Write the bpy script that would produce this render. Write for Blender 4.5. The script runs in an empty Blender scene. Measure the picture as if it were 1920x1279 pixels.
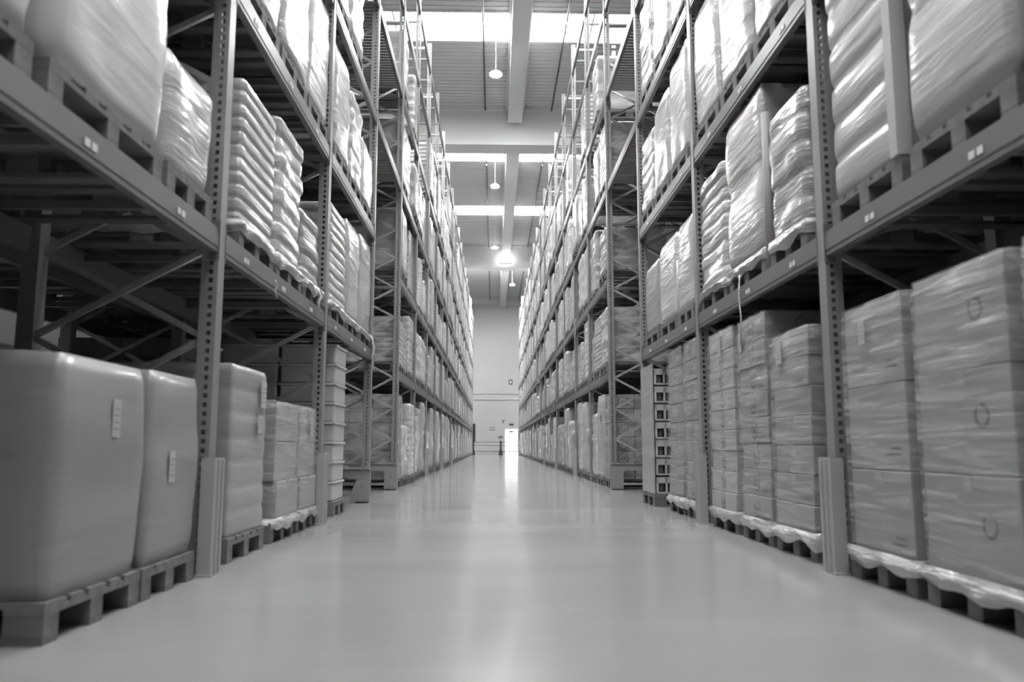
import bpy, bmesh, math, random
from mathutils import Vector, noise, Matrix
random.seed(11)
SC = bpy.context.scene
COL = SC.collection
PI = math.pi

# ------------------------------------------------------------------ layout (metres; +y runs down the aisle)
XF = {-1: 1.556, 1: 1.905}            # distance of each rack face from the camera's line
PITCH = 2.86
Y0 = 4.46                               # near face of the first upright in view
TOPS = [1.92, 3.51, 5.08, 6.72, 8.32, 9.92]   # beam tops
BH = 0.14
DEPTH = 1.1
UP_H = 10.55
GAP = 0.2
END = 60.65
LABEL_LV = ['floor level', 'first beam level', 'second beam level', 'third beam level', 'fourth beam level', 'fifth beam level', 'top beam level']
ORD = ['first', 'second', 'third', 'fourth', 'fifth', 'sixth', 'seventh', 'eighth', 'ninth', 'tenth', 'eleventh', 'twelfth',
       'thirteenth', 'fourteenth', 'fifteenth', 'sixteenth', 'seventeenth']

# ------------------------------------------------------------------ materials
def mat(name):
    m = bpy.data.materials.new(name); m.use_nodes = True
    nt = m.node_tree; b = nt.nodes['Principled BSDF']
    return m, nt, b
def g(v): return (v, v, v, 1)
def link(nt, a, b): nt.links.new(a, b)
def N(nt, t, **kw):
    n = nt.nodes.new(t)
    for k, v in kw.items():
        if k in n.inputs.keys(): n.inputs[k].default_value = v
        else: setattr(n, k, v)
    return n
def simple(name, v, rough=0.5, metal=0.0, var=0.0, scale=8.0, coat=0.0, bump=0.0, bscale=30.0, objvar=0.0, stretch=(1, 1, 1)):
    m, nt, b = mat(name)
    b.inputs['Base Color'].default_value = g(v)
    b.inputs['Roughness'].default_value = rough
    b.inputs['Metallic'].default_value = metal
    b.inputs['Coat Weight'].default_value = coat
    b.inputs['Coat Roughness'].default_value = 0.12
    tc = N(nt, 'ShaderNodeTexCoord'); mp = N(nt, 'ShaderNodeMapping'); mp.inputs['Scale'].default_value = stretch
    link(nt, tc.outputs['Object'], mp.inputs['Vector'])
    if var or objvar:
        nz = N(nt, 'ShaderNodeTexNoise', Scale=scale, Detail=4.0)
        link(nt, mp.outputs['Vector'], nz.inputs['Vector'])
        mr = N(nt, 'ShaderNodeMapRange'); mr.inputs['From Min'].default_value = 0.3; mr.inputs['From Max'].default_value = 0.7
        mr.inputs['To Min'].default_value = v*(1-var); mr.inputs['To Max'].default_value = v*(1+var)
        link(nt, nz.outputs['Fac'], mr.inputs['Value'])
        out = mr.outputs['Result']
        if objvar:
            oi = N(nt, 'ShaderNodeObjectInfo'); m2 = N(nt, 'ShaderNodeMapRange')
            m2.inputs['To Min'].default_value = 1-objvar; m2.inputs['To Max'].default_value = 1+objvar
            link(nt, oi.outputs['Random'], m2.inputs['Value'])
            mu = N(nt, 'ShaderNodeMath', operation='MULTIPLY'); link(nt, out, mu.inputs[0]); link(nt, m2.outputs['Result'], mu.inputs[1])
            out = mu.outputs[0]
        link(nt, out, b.inputs['Base Color'])
    if bump:
        n2 = N(nt, 'ShaderNodeTexNoise', Scale=bscale, Detail=3.0); link(nt, mp.outputs['Vector'], n2.inputs['Vector'])
        bp = N(nt, 'ShaderNodeBump', Strength=bump, Distance=0.02); link(nt, n2.outputs['Fac'], bp.inputs['Height'])
        link(nt, bp.outputs['Normal'], b.inputs['Normal'])
        if coat: link(nt, bp.outputs['Normal'], b.inputs['Coat Normal'])
    return m

def film_wrap(name, v, rough=0.4, coat=0.9, wr=0.5, rot=0.9, objvar=0.16, sc=5.0, white=0.25):
    """carton or sack seen through several turns of stretch film: pulled diagonal creases, milky streaks that also paint in highlights, gloss"""
    m, nt, b = mat(name)
    tc = N(nt, 'ShaderNodeTexCoord'); mp = N(nt, 'ShaderNodeMapping')
    mp.inputs['Rotation'].default_value = (rot, 0, 0); mp.inputs['Scale'].default_value = (1.0, 0.35, 3.2)
    link(nt, tc.outputs['Object'], mp.inputs['Vector'])
    oi = N(nt, 'ShaderNodeObjectInfo')
    of = N(nt, 'ShaderNodeVectorMath', operation='ADD'); cx = N(nt, 'ShaderNodeMath', operation='MULTIPLY'); cx.inputs[1].default_value = 17.0
    link(nt, oi.outputs['Random'], cx.inputs[0]); link(nt, mp.outputs['Vector'], of.inputs[0]); link(nt, cx.outputs[0], of.inputs[1])
    n1 = N(nt, 'ShaderNodeTexNoise', Scale=sc, Detail=3.0, Distortion=0.6); link(nt, of.outputs[0], n1.inputs['Vector'])
    n2 = N(nt, 'ShaderNodeTexNoise', Scale=1.6, Detail=2.0); link(nt, of.outputs[0], n2.inputs['Vector'])
    n1.noise_type = 'RIDGED_MULTIFRACTAL'; n1.inputs['Scale'].default_value = sc*.55
    n4 = N(nt, 'ShaderNodeTexNoise', Scale=sc*2.2, Detail=4.0, Distortion=0.8); link(nt, of.outputs[0], n4.inputs['Vector'])
    st = N(nt, 'ShaderNodeMapRange'); st.inputs['From Min'].default_value = 0.60; st.inputs['From Max'].default_value = 0.80
    link(nt, n4.outputs['Fac'], st.inputs['Value'])
    hs = N(nt, 'ShaderNodeMath', operation='MULTIPLY_ADD'); hs.inputs[1].default_value = 0.5
    link(nt, n4.outputs['Fac'], hs.inputs[0]); link(nt, n1.outputs['Fac'], hs.inputs[2])
    bm_ = N(nt, 'ShaderNodeMapRange'); bm_.inputs['To Min'].default_value = v*(1-objvar); bm_.inputs['To Max'].default_value = v*(1+objvar)
    link(nt, oi.outputs['Random'], bm_.inputs['Value'])
    pt = N(nt, 'ShaderNodeMapRange'); pt.inputs['From Min'].default_value = 0.3; pt.inputs['From Max'].default_value = 0.7
    pt.inputs['To Min'].default_value = 0.9; pt.inputs['To Max'].default_value = 1.1
    link(nt, n2.outputs['Fac'], pt.inputs['Value'])
    mu = N(nt, 'ShaderNodeMath', operation='MULTIPLY'); link(nt, bm_.outputs['Result'], mu.inputs[0]); link(nt, pt.outputs['Result'], mu.inputs[1])
    ad = N(nt, 'ShaderNodeMath', operation='MULTIPLY_ADD'); ad.inputs[1].default_value = white  # whitens the base colour in streaks: milky film plus painted highlights
    link(nt, st.outputs['Result'], ad.inputs[0]); link(nt, mu.outputs[0], ad.inputs[2])
    link(nt, ad.outputs[0], b.inputs['Base Color'])
    bp = N(nt, 'ShaderNodeBump', Strength=wr, Distance=0.02); link(nt, hs.outputs[0], bp.inputs['Height'])
    link(nt, bp.outputs['Normal'], b.inputs['Normal']); link(nt, bp.outputs['Normal'], b.inputs['Coat Normal'])
    b.inputs['Roughness'].default_value = rough
    b.inputs['Coat Weight'].default_value = coat; b.inputs['Coat Roughness'].default_value = 0.1
    return m

def clear_film(name):
    m, nt, b = mat(name)
    b.inputs['Base Color'].default_value = g(0.75); b.inputs['Roughness'].default_value = 0.18
    tr = N(nt, 'ShaderNodeBsdfTransparent'); mx = N(nt, 'ShaderNodeMixShader')
    tc = N(nt, 'ShaderNodeTexCoord'); mp = N(nt, 'ShaderNodeMapping')
    mp.inputs['Rotation'].default_value = (0.5, 0, 0); mp.inputs['Scale'].default_value = (1.0, 0.3, 4.0)
    link(nt, tc.outputs['Object'], mp.inputs['Vector'])
    n1 = N(nt, 'ShaderNodeTexNoise', Scale=6.0, Detail=4.0, Distortion=1.0); link(nt, mp.outputs['Vector'], n1.inputs['Vector'])
    mr = N(nt, 'ShaderNodeMapRange'); mr.inputs['From Min'].default_value = 0.42; mr.inputs['From Max'].default_value = 0.75
    mr.inputs['To Min'].default_value = 0.08; mr.inputs['To Max'].default_value = 0.5  # whiter streaks mixed in as painted highlights on the film
    link(nt, n1.outputs['Fac'], mr.inputs['Value'])
    bp = N(nt, 'ShaderNodeBump', Strength=0.7, Distance=0.03); link(nt, n1.outputs['Fac'], bp.inputs['Height'])
    link(nt, bp.outputs['Normal'], b.inputs['Normal'])
    link(nt, mr.outputs['Result'], mx.inputs['Fac']); link(nt, tr.outputs[0], mx.inputs[1]); link(nt, b.outputs[0], mx.inputs[2])
    link(nt, mx.outputs[0], nt.nodes['Material Output'].inputs['Surface'])
    return m

def emit(name, v, s):
    m, nt, b = mat(name)
    b.inputs['Base Color'].default_value = g(v); b.inputs['Emission Color'].default_value = g(1.0)
    b.inputs['Emission Strength'].default_value = s
    return m

M = {}
M['carton'] = simple('carton_board', 0.30, 0.6, var=0.06, scale=3, objvar=0.07, bump=0.05, bscale=12)
M['carton_light'] = simple('light_carton_board', 0.40, 0.55, var=0.05, scale=3, objvar=0.08, bump=0.05, bscale=12)
M['carton_dark'] = simple('dark_carton_board', 0.28, 0.6, var=0.06, scale=3, objvar=0.05)
M['tape'] = simple('clear_parcel_tape', 0.42, 0.25, coat=0.5)
M['ink'] = simple('printed_ink', 0.13, 0.6)
M['label'] = simple('dull_label_paper', 0.5, 0.5)
M['paper'] = simple('label_paper', 0.8, 0.5)
M['film'] = film_wrap('film_wrapped_goods', 0.52, wr=0.7, objvar=0.3)
M['film_light'] = film_wrap('milky_film_wrapped_goods', 0.56, wr=0.6, rot=0.5, white=0.22, objvar=0.2)
M['film_sack'] = film_wrap('film_wrapped_sacks', 0.54, wr=0.9, rot=1.0, sc=4.0, white=0.3)
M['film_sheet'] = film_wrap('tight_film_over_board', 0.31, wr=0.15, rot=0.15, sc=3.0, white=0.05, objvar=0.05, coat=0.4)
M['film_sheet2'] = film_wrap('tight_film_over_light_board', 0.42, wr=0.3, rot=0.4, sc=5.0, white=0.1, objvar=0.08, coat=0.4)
M['film_calm'] = film_wrap('calm_milky_film', 0.56, wr=0.25, rot=0.25, sc=2.5, white=0.12, objvar=0.1)
M['clear'] = clear_film('clear_stretch_film')
M['wad'] = film_wrap('bunched_stretch_film', 0.45, rough=0.3, wr=1.0, rot=0.6, sc=9.0, white=0.3)
M['wood'] = simple('pallet_wood', 0.17, 0.75, var=0.25, scale=6, objvar=0.12, stretch=(0.4, 3, 3))
M['rack'] = simple('painted_rack_steel', 0.33, 0.38, metal=0.25, var=0.05, scale=2)
M['beam'] = simple('painted_beam_steel', 0.19, 0.38, metal=0.15, var=0.06, scale=2)
M['galv'] = simple('galvanised_steel', 0.62, 0.25, metal=0.5, var=0.1, scale=10)
M['guard'] = simple('painted_guard_steel', 0.31, 0.45, var=0.04, scale=3)
M['colguard'] = simple('column_guard_steel', 0.42, 0.4, var=0.04, scale=3)
M['black'] = simple('black_rubber', 0.012, 0.6)
M['plastic'] = simple('crate_plastic', 0.55, 0.35, coat=0.3, objvar=0.05)
M['dkplastic'] = simple('dark_crate_plastic', 0.16, 0.4, coat=0.3)
M['wallp'] = simple('wall_paint', 0.76, 0.6, var=0.02, scale=0.4)
M['darkwall'] = simple('light_absorbing_walls', 0.06, 0.7)  # walls out of view, made near-black to soak up bounce light
M['girder'] = simple('painted_girder', 0.85, 0.55, var=0.02, scale=0.5)
M['dark'] = simple('black_paint', 0.03, 0.5)
M['steelpipe'] = simple('dark_pipe', 0.05, 0.4)
M['sky'] = emit('daylight_through_skylight', 0.8, 27.0)
M['lamp'] = emit('lamp_lens', 0.9, 25.0)
M['lamp_body'] = simple('lamp_housing', 0.75, 0.4)
M['outside'] = simple('outdoor_concrete', 0.7, 0.8)

def floor_mat():
    m, nt, b = mat('polished_concrete_floor')
    tc = N(nt, 'ShaderNodeTexCoord'); mp = N(nt, 'ShaderNodeMapping'); mp.inputs['Scale'].default_value = (0.35, 1.0, 1.0)
    link(nt, tc.outputs['Object'], mp.inputs['Vector'])
    n1 = N(nt, 'ShaderNodeTexNoise', Scale=0.9, Detail=6.0, Roughness=0.6); link(nt, mp.outputs['Vector'], n1.inputs['Vector'])
    mr = N(nt, 'ShaderNodeMapRange'); mr.inputs['From Min'].default_value = 0.3; mr.inputs['From Max'].default_value = 0.7
    mr.inputs['To Min'].default_value = 0.28; mr.inputs['To Max'].default_value = 0.32
    link(nt, n1.outputs['Fac'], mr.inputs['Value'])
    link(nt, mr.outputs['Result'], b.inputs['Base Color'])
    r2 = N(nt, 'ShaderNodeMapRange'); r2.inputs['From Min'].default_value = 0.3; r2.inputs['From Max'].default_value = 0.7
    r2.inputs['To Min'].default_value = 0.12; r2.inputs['To Max'].default_value = 0.17
    link(nt, n1.outputs['Fac'], r2.inputs['Value']); link(nt, r2.outputs['Result'], b.inputs['Roughness'])
    n3 = N(nt, 'ShaderNodeTexNoise', Scale=1.5, Detail=2.0); link(nt, tc.outputs['Object'], n3.inputs['Vector'])
    b.inputs['Specular IOR Level'].default_value = 0.15
    bp = N(nt, 'ShaderNodeBump', Strength=0.008, Distance=0.05); link(nt, n3.outputs['Fac'], bp.inputs['Height'])
    link(nt, bp.outputs['Normal'], b.inputs['Normal'])
    return m
M['floor'] = floor_mat()

def roof_mat():
    m, nt, b = mat('corrugated_roof_sheet')
    b.inputs['Base Color'].default_value = g(0.75); b.inputs['Roughness'].default_value = 0.5
    return m
M['roof'] = roof_mat()

# ------------------------------------------------------------------ mesh helpers
class MB:
    def __init__(s): s.v = []; s.f = []; s.mi = []; s.sm = []
    def add(s, vs, fs, mi=0, smooth=False):
        o = len(s.v); s.v += [tuple(v) for v in vs]
        for f in fs: s.f.append(tuple(i+o for i in f)); s.mi.append(mi); s.sm.append(smooth)
    def box(s, x0, x1, y0, y1, z0, z1, mi=0):
        if x1 < x0: x0, x1 = x1, x0
        if y1 < y0: y0, y1 = y1, y0
        if z1 < z0: z0, z1 = z1, z0
        vs = [(x0,y0,z0),(x1,y0,z0),(x1,y1,z0),(x0,y1,z0),(x0,y0,z1),(x1,y0,z1),(x1,y1,z1),(x0,y1,z1)]
        s.add(vs, [(3,2,1,0),(4,5,6,7),(0,1,5,4),(1,2,6,5),(2,3,7,6),(3,0,4,7)], mi)
    def cbox(s, x0, x1, y0, y1, z0, z1, c=0.006, mi=0):
        """box with chamfered edges"""
        bm = bmesh.new(); bmesh.ops.create_cube(bm, size=1.0)
        for v in bm.verts:
            v.co = Vector(((x0+x1)/2+v.co.x*(x1-x0), (y0+y1)/2+v.co.y*(y1-y0), (z0+z1)/2+v.co.z*(z1-z0)))
        bmesh.ops.bevel(bm, geom=list(bm.edges), offset=c, segments=2, affect='EDGES', profile=0.5)
        s.frombm(bm, mi, False)
    def frombm(s, bm, mi=0, smooth=False):
        bm.verts.index_update()
        s.add([v.co[:] for v in bm.verts], [tuple(v.index for v in f.verts) for f in bm.faces], mi, smooth); bm.free()
    def bar(s, p, q, w, h, mi=0, up=Vector((0, 1, 0))):
        p, q = Vector(p), Vector(q); d = (q-p).normalized()
        a = d.cross(up).normalized(); b = a.cross(d).normalized()
        vs = []
        for c in (p, q):
            for su, sv in ((-1,-1),(1,-1),(1,1),(-1,1)): vs.append(c+a*su*w/2+b*sv*h/2)
        s.add(vs, [(3,2,1,0),(4,5,6,7),(0,1,5,4),(1,2,6,5),(2,3,7,6),(3,0,4,7)], mi)
    def tube(s, p, q, r, n=10, mi=0, r2=None):
        p, q = Vector(p), Vector(q); d = (q-p).normalized(); up = Vector((0,0,1)) if abs(d.z) < .9 else Vector((1,0,0))
        a = d.cross(up).normalized(); b = a.cross(d); r2 = r if r2 is None else r2
        vs = [p+(a*math.cos(2*PI*i/n)+b*math.sin(2*PI*i/n))*r for i in range(n)]+[q+(a*math.cos(2*PI*i/n)+b*math.sin(2*PI*i/n))*r2 for i in range(n)]
        fs = [(i, (i+1) % n, n+(i+1) % n, n+i) for i in range(n)]
        s.add(vs, fs, mi, True); s.add(vs, [tuple(range(n-1, -1, -1)), tuple(range(n, 2*n))], mi)
    def lathe(s, prof, c, n=20, mi=0):
        vs = []
        for r, z in prof:
            for i in range(n): vs.append((c[0]+r*math.cos(2*PI*i/n), c[1]+r*math.sin(2*PI*i/n), c[2]+z))
        fs = [(k*n+i, k*n+(i+1) % n, (k+1)*n+(i+1) % n, (k+1)*n+i) for k in range(len(prof)-1) for i in range(n)]
        s.add(vs, fs, mi, True)
        s.add(vs, [tuple(range(n-1,-1,-1)), tuple(range((len(prof)-1)*n, len(prof)*n))], mi)
    def plate(s, poly, y0, y1, mi=0):
        """outline in x,z extruded along y"""
        n = len(poly)
        vs = [(x, y0, z) for x, z in poly]+[(x, y1, z) for x, z in poly]
        s.add(vs, [tuple(range(n)), tuple(range(2*n-1, n-1, -1))]+[(i, n+i, n+(i+1) % n, (i+1) % n) for i in range(n)], mi)
    def mesh(s, name, mats):
        me = bpy.data.meshes.new(name); me.from_pydata(s.v, [], s.f)
        for m in (mats if isinstance(mats, (list, tuple)) else [mats]): me.materials.append(M[m] if isinstance(m, str) else m)
        me.polygons.foreach_set('material_index', s.mi); me.polygons.foreach_set('use_smooth', s.sm)
        bm = bmesh.new(); bm.from_mesh(me); bmesh.ops.recalc_face_normals(bm, faces=bm.faces); bm.to_mesh(me); bm.free()
        me.update(); return me
    def obj(s, name, mats, parent=None, loc=(0,0,0), **tags):
        return place(name, s.mesh(name, mats), parent, loc, **tags)

def place(name, me, parent=None, loc=(0,0,0), **tags):
    o = bpy.data.objects.new(name, me); COL.objects.link(o); o.location = loc
    if parent: o.parent = parent
    for k, v in tags.items(): o[k] = v
    return o
def thing(name, label, cat, loc=(0,0,0), rz=0, group=None):
    o = bpy.data.objects.new(name, None); COL.objects.link(o); o.location = loc; o.rotation_euler = (0,0,rz)
    o.empty_display_size = .1
    o['label'] = label; o['category'] = cat
    if group: o['group'] = group
    return o
def copy_tree(o, parent=None):
    c = o.copy(); COL.objects.link(c); c.parent = parent
    for ch in o.children: copy_tree(ch, c)
    return c
def struct(o): o['kind'] = 'structure'; return o

# ------------------------------------------------------------------ room shell
XL, XR, YB, YE, ZR = -9.2, 9.6, -10.0, 68.5, 13.2
b = MB(); b.box(XL-.2, XR+.2, YB-.2, YE+.2, -0.2, 0); struct(b.obj('floor', 'floor'))
b = MB(); b.box(XL-.2, XL, YB, YE, 0, ZR); struct(b.obj('wall_left', 'darkwall'))
b = MB(); b.box(XR, XR+.2, YB, YE, 0, ZR); struct(b.obj('wall_right', 'darkwall'))
b = MB(); b.box(XL-.2, XR+.2, YB-.2, YB, 0, ZR); struct(b.obj('wall_back', 'darkwall'))
# end wall with a real opening for the door; upper cladding stands a little proud of the plinth
DX0, DX1, DZ = 1.0, 2.1, 2.08
b = MB()
b.box(XL-.2, DX0, YE, YE+.3, 0, 4.7); b.box(DX1, XR+.2, YE, YE+.3, 0, 4.7); b.box(DX0, DX1, YE, YE+.3, DZ, 4.7)
b.box(XL-.2, XR+.2, YE, YE+.3, 4.7, ZR+.4)
struct(b.obj('wall_end', 'wallp'))
b = MB()
b.box(XL, XR, YE-.10, YE-.002, 4.58, 4.66); b.box(XL, XR, YE-.14, YE-.002, 5.08, 5.18)
b.box(XL, XR, YE-.05, YE-.002, 4.66, 5.08)
for k in range(9): x = -1.0+k*.34; b.box(x, x+.10, YE-.09, YE-.05, 4.84, 4.9)
struct(b.obj('trim_1', 'wallp'))
b = MB()
for k in range(16): x = XL+1.1+k*1.2; b.box(x, x+.012, YE-.012, YE-.001, 5.18, ZR)
struct(b.obj('trim_2', 'wallp'))
b = MB()
t = .06
b.box(DX0-t, DX0, YE-.03, YE+.32, 0, DZ+t); b.box(DX1, DX1+t, YE-.03, YE+.32, 0, DZ+t); b.box(DX0, DX1, YE-.03, YE+.32, DZ, DZ+t)
dr = struct(b.obj('door_1', 'girder'))
b = MB(); b.box(DX0+.35, DX0+.72, YE+.05, YE+.12, DZ-.26, DZ-.13); b.obj('door_closer', 'dark', dr)
b = MB(); b.box(DX1-.04, DX1-.002, YE+.3, YE+1.1, 0.02, DZ-.03); b.obj('door_leaf', 'girder', dr)
b = MB(); b.box(XL-6, XR+6, YE+.3, YE+16, -.25, -.05); struct(b.obj('ground_outside', 'outside'))
b = MB(); b.box(-8, 10, YE+9, YE+9.3, -.1, 5.0); struct(b.obj('wall_outside', 'outside'))

# roof: corrugated sheets between skylight strips
sky_y = [(-2.9, -1.2), (5.2, 6.9), (13.4, 15.1), (21.8, 23.5), (32.4, 34.1), (40.7, 42.4), (50.1, 52.6), (52.9, 55.6)]  # last two strips: unseen, added behind the girder to brighten the end wall
b = MB()
def corrugated(b, ya, yb):
    n = int((yb-ya)/0.25); st = (yb-ya)/n
    for k in range(n):
        y = ya+k*st
        b.box(XL-.2, XR+.2, y, y+st*.55, ZR, ZR+.12)
        b.box(XL-.2, XR+.2, y+st*.55, y+st, ZR+.02, ZR+.12)
SX0, SX1 = -5.0, 5.2  # strips cut short, roof closed beyond them to darken the side aisles
y = YB
for a, c in sky_y:
    corrugated(b, y, a); y = c
    b.box(XL-.2, SX0, a, c, ZR, ZR+.12); b.box(SX1, XR+.2, a, c, ZR, ZR+.12)
corrugated(b, y, YE+.3)
struct(b.obj('ceiling', 'roof'))
for i, (a, c) in enumerate(sky_y):
    b = MB(); b.box(SX0, SX1, a, c, ZR+.06, ZR+.1)
    w = struct(b.obj('window_%d' % (i+1), 'sky'))  # includes the two added strips that light the end wall
    f = MB(); f.box(SX0, SX1, a-.04, a+.04, ZR-.03, ZR+.12); f.box(SX0, SX1, c-.04, c+.04, ZR-.03, ZR+.12)
    for xx in (-3, 2.9): f.box(xx, xx+.05, a+.04, c-.04, ZR+.01, ZR+.05)
    f.obj('skylight_frame', 'girder', w)
# deep cross girders and the ridge beam along the aisle
gi = 0
for y0 in (7.8, 28.4, 49.0):
    b = MB(); b.box(XL, XR, y0+.15, y0+.8, ZR-1.32, ZR); b.box(XL, XR, y0, y0+.95, ZR-1.46, ZR-1.32)
    b.box(XL, XR, y0+.02, y0+.93, ZR-.1, ZR-.001)
    gi += 1; struct(b.obj('trim_%d' % (gi+2), 'girder'))
b = MB()
for a, c in ((YB, 7.8), (8.75, 28.4), (29.35, 49.0), (49.95, YE)):
    b.box(.5, 1.02, a, c, ZR-.62, ZR-.001); b.box(.42, 1.10, a, c, ZR-.08, ZR-.002)
struct(b.obj('trim_6', 'girder'))
b = MB()
b.box(XL, XR, YE-.9, YE-.001, ZR-.42, ZR-.002)
struct(b.obj('trim_7', 'girder'))

# sprinkler pipes
for k, (x, nm) in enumerate(((-.34, 'left'), (2.12, 'right'))):
    t = thing('sprinkler_pipe', 'thin dark sprinkler pipe under the roof, %s of the white roof beam' % nm, 'pipe', (x, 8.9, ZR-.15), group='sprinkler pipes')
    b = MB()
    for a, c in ((8.8, 28.35), (29.4, 48.95), (50.0, 67.5)): b.tube((0, a-8.9, 0), (0, c-8.9, 0), .028, 8)
    b.obj('pipe', 'steelpipe', t)
    b = MB()
    for yy in range(10, 67, 3):
        if any(g0-.2 < yy < g0+1.2 for g0 in (28.4, 49.0)): continue
        b.tube((0, yy-8.9, -.028), (0, yy-8.9, -.11), .022, 8); b.tube((0, yy-8.9, .02), (0, yy-8.9, .145), .008, 6)
    b.obj('sprinkler_head', 'steelpipe', t, kind='stuff')
# pendant lamps
def lamp(x, y, z, label):
    t = thing('pendant_lamp', label, 'lamp', (x, y, z), group='round pendant lamps')
    b = MB(); b.lathe([(.02, .14), (.07, .12), (.16, .07), (.2, .03), (.205, .0), (.19, -.005)], (0, 0, 0), 24); b.obj('lamp_housing', 'lamp_body', t)
    b = MB(); b.lathe([(.19, -.006), (.17, -.03), (.1, -.04), (.01, -.045)], (0, 0, 0), 24); b.obj('lamp_lens', 'lamp', t)
    b = MB(); b.tube((0, 0, .12), (0, 0, ZR-z), .008, 6); b.obj('lamp_rod', 'lamp_body', t)
lamp(.04, 12.5, 11.9, 'round white pendant lamp nearest the camera, above the aisle before the first roof beam')
lamp(.04, 23.1, 11.9, 'bright round pendant lamp hanging before the first deep cross beam')
lamp(.04, 33.7, 11.9, 'bright round pendant lamp on a thin rod between the two skylight strips')
lamp(.04, 44.6, 11.9, 'small round pendant lamp seen against the second deep cross beam')
lamp(1.29, 55.2, 11.9, 'farthest small pendant lamp, right of the roof beam near the end wall')
t = thing('beam_floodlight', 'flat glowing light fixed under the front of the second deep cross beam', 'lamp', (.72, 48.75, 11.95))
b = MB(); b.cbox(-.36, .36, -.1, .08, -.02, .05, .02); b.box(-.06, .06, .08, .25, .0, .04); b.obj('lamp_housing', 'lamp_body', t)
b = MB(); b.cbox(-.34, .34, -.09, .07, .051, .08, .008); b.obj('lamp_lens', 'lamp', t)

# end wall fittings
def tag1(o, label, cat, group=None):
    o['label'] = label; o['category'] = cat
    if group: o['group'] = group
    return o
b = MB(); b.box(-.16, .16, -.06, 0, 0, .42); b.box(-.10, .10, -.065, -.06, .08, .34, 1)
tag1(b.obj('wall_box', ['dark', 'paper'], loc=(1.46, YE-.002, 5.9)), 'small black-edged box high on the end wall above the pipe ledge', 'box')
t = thing('notice_sign', 'white notice with two dark bars on the end wall, left of the door', 'sign', (-.15+.05, YE-.002, 1.98))
b = MB(); b.box(-.27, .27, -.03, 0, 0, .4); b.obj('board', 'paper', t)
b = MB(); b.box(-.26, .26, -.034, -.031, .02, .08); b.box(-.24, .26, -.034, -.031, .22, .27); b.obj('printed_bars', 'ink', t)
b = MB(); b.plate([(-.12, .0), (.06, .0), (.12, .16), (-.05, .16)], -.02, 0)
tag1(b.obj('wall_sign', 'paper', loc=(.32, YE-.002, 2.72)), 'small white tilted notice above the barred sign on the end wall', 'notice')
b = MB(); b.plate([(-.12, .3), (-.03, .0), (.03, .0), (.12, .3), (.05, .3), (.0, .1), (-.05, .3)], -.03, 0)
tag1(b.obj('wall_bracket', 'ink', loc=(.83, YE-.002, 2.6)), 'small dark V-shaped bracket on the end wall left above the door', 'bracket')
t = thing('exit_sign', 'small dark box sign on the end wall right above the bright door', 'sign', (1.53, YE-.002, 2.42))
b = MB(); b.box(-.18, .18, -.1, 0, 0, .15); b.obj('sign_box', 'ink', t)
for k, (x, z) in enumerate(((.5, 1.45), (.68, 1.47))):
    b = MB(); b.lathe([(.07, -.08), (.07, .0), (.05, .05)], (0, -.09, 0), 14)
    tag1(b.obj('wall_fitting', 'ink', loc=(x, YE-.002, z)), '%s of two small dark round fittings on the end wall beside the door' % ('left' if k == 0 else 'right'), 'fitting', 'dark round wall fittings')
t = thing('wall_cabinet', 'tall black cabinet at the left end of the aisle behind the barrier', 'cabinet', (-1.72, YE-.002, 1.05))
b = MB(); b.cbox(-.2, .18, -.25, 0, 0, 1.5, .01); b.obj('cabinet_body', 'dark', t)
b = MB(); b.box(-.17, .15, -.262, -.25, .1, 1.35); b.obj('cabinet_door', 'dark', t)
# barrier
t = thing('barrier_rail', 'black post and rail safety barrier across the far end of the aisle', 'barrier', (0, 61.0, 0))
for x in (-1.53, .55, 2.62):
    b = MB(); b.box(x-.07, x+.07, -.06, .06, 0.012, 1.06); b.plate([(x-.15, .012), (x+.15, .012), (x+.13, .25), (x+.07, .45), (x-.07, .45), (x-.13, .25)], -.08, .08); b.box(x-.17, x+.17, -.12, .12, 0, .012); b.obj('post', 'dark', t)
for z, r in ((.97, .022), (.72, .02), (.27, .03)):
    b = MB(); b.tube((-1.53, 0, z), (2.62, 0, z), r, 10); b.obj('rail', 'steelpipe', t)

# ------------------------------------------------------------------ racking
def column_mesh(s, detail, h=UP_H):
    """upright: x runs outward from the aisle face (times s), y 0..0.1 deep; slots near the aisle edge"""
    b = MB(); w = .10; d = .095
    if detail:
        # face towards the camera and the far face: edge strip, slotted strip, wide strip with a fold
        for ya, yb in ((0, .004), (w-.004, w)):
            b.box(0, s*.026, ya, yb, 0, h); b.box(s*.050, s*.062, ya, yb, 0, h); b.box(s*.066, s*d, ya, yb, 0, h)
            n = int(h/.05)
            for k in range(n):
                z = k*.05; b.box(s*.026, s*.050, ya, yb, z+.026, z+.05)
        b.box(0, s*.004, .004, w-.004, 0, h)
        b.box(s*.062, s*.066, .001, w-.001, 0, h)
        b.box(s*.0145, s*.0155, .006, w-.006, 0, h)
    else:
        b.box(0, s*d, 0, w, 0, h)
    return b.mesh('column', 'rack')
COLM = {}
for s in (-1, 1):
    COLM[(s, 1)] = column_mesh(s, True); COLM[(s, 0)] = column_mesh(s, False)
def brace_mesh(s):
    b = MB(); x0, x1 = s*.08, s*(DEPTH-.08)
    b.bar((x0, 0, 0), (x1, 0, .5), .012, .045)
    return b
BRM = {}
for s in (-1, 1):
    for r in (0, 1):
        b = MB(); x0, x1 = s*.08, s*(DEPTH-.08)
        za, zb = (0, .5) if r else (.5, 0)
        b.bar((x0, 0, za), (x1, 0, zb), .034, .026, up=Vector((0, 1, 0)))
        BRM[(s, r)] = b.mesh('brace', 'galv')
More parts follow.
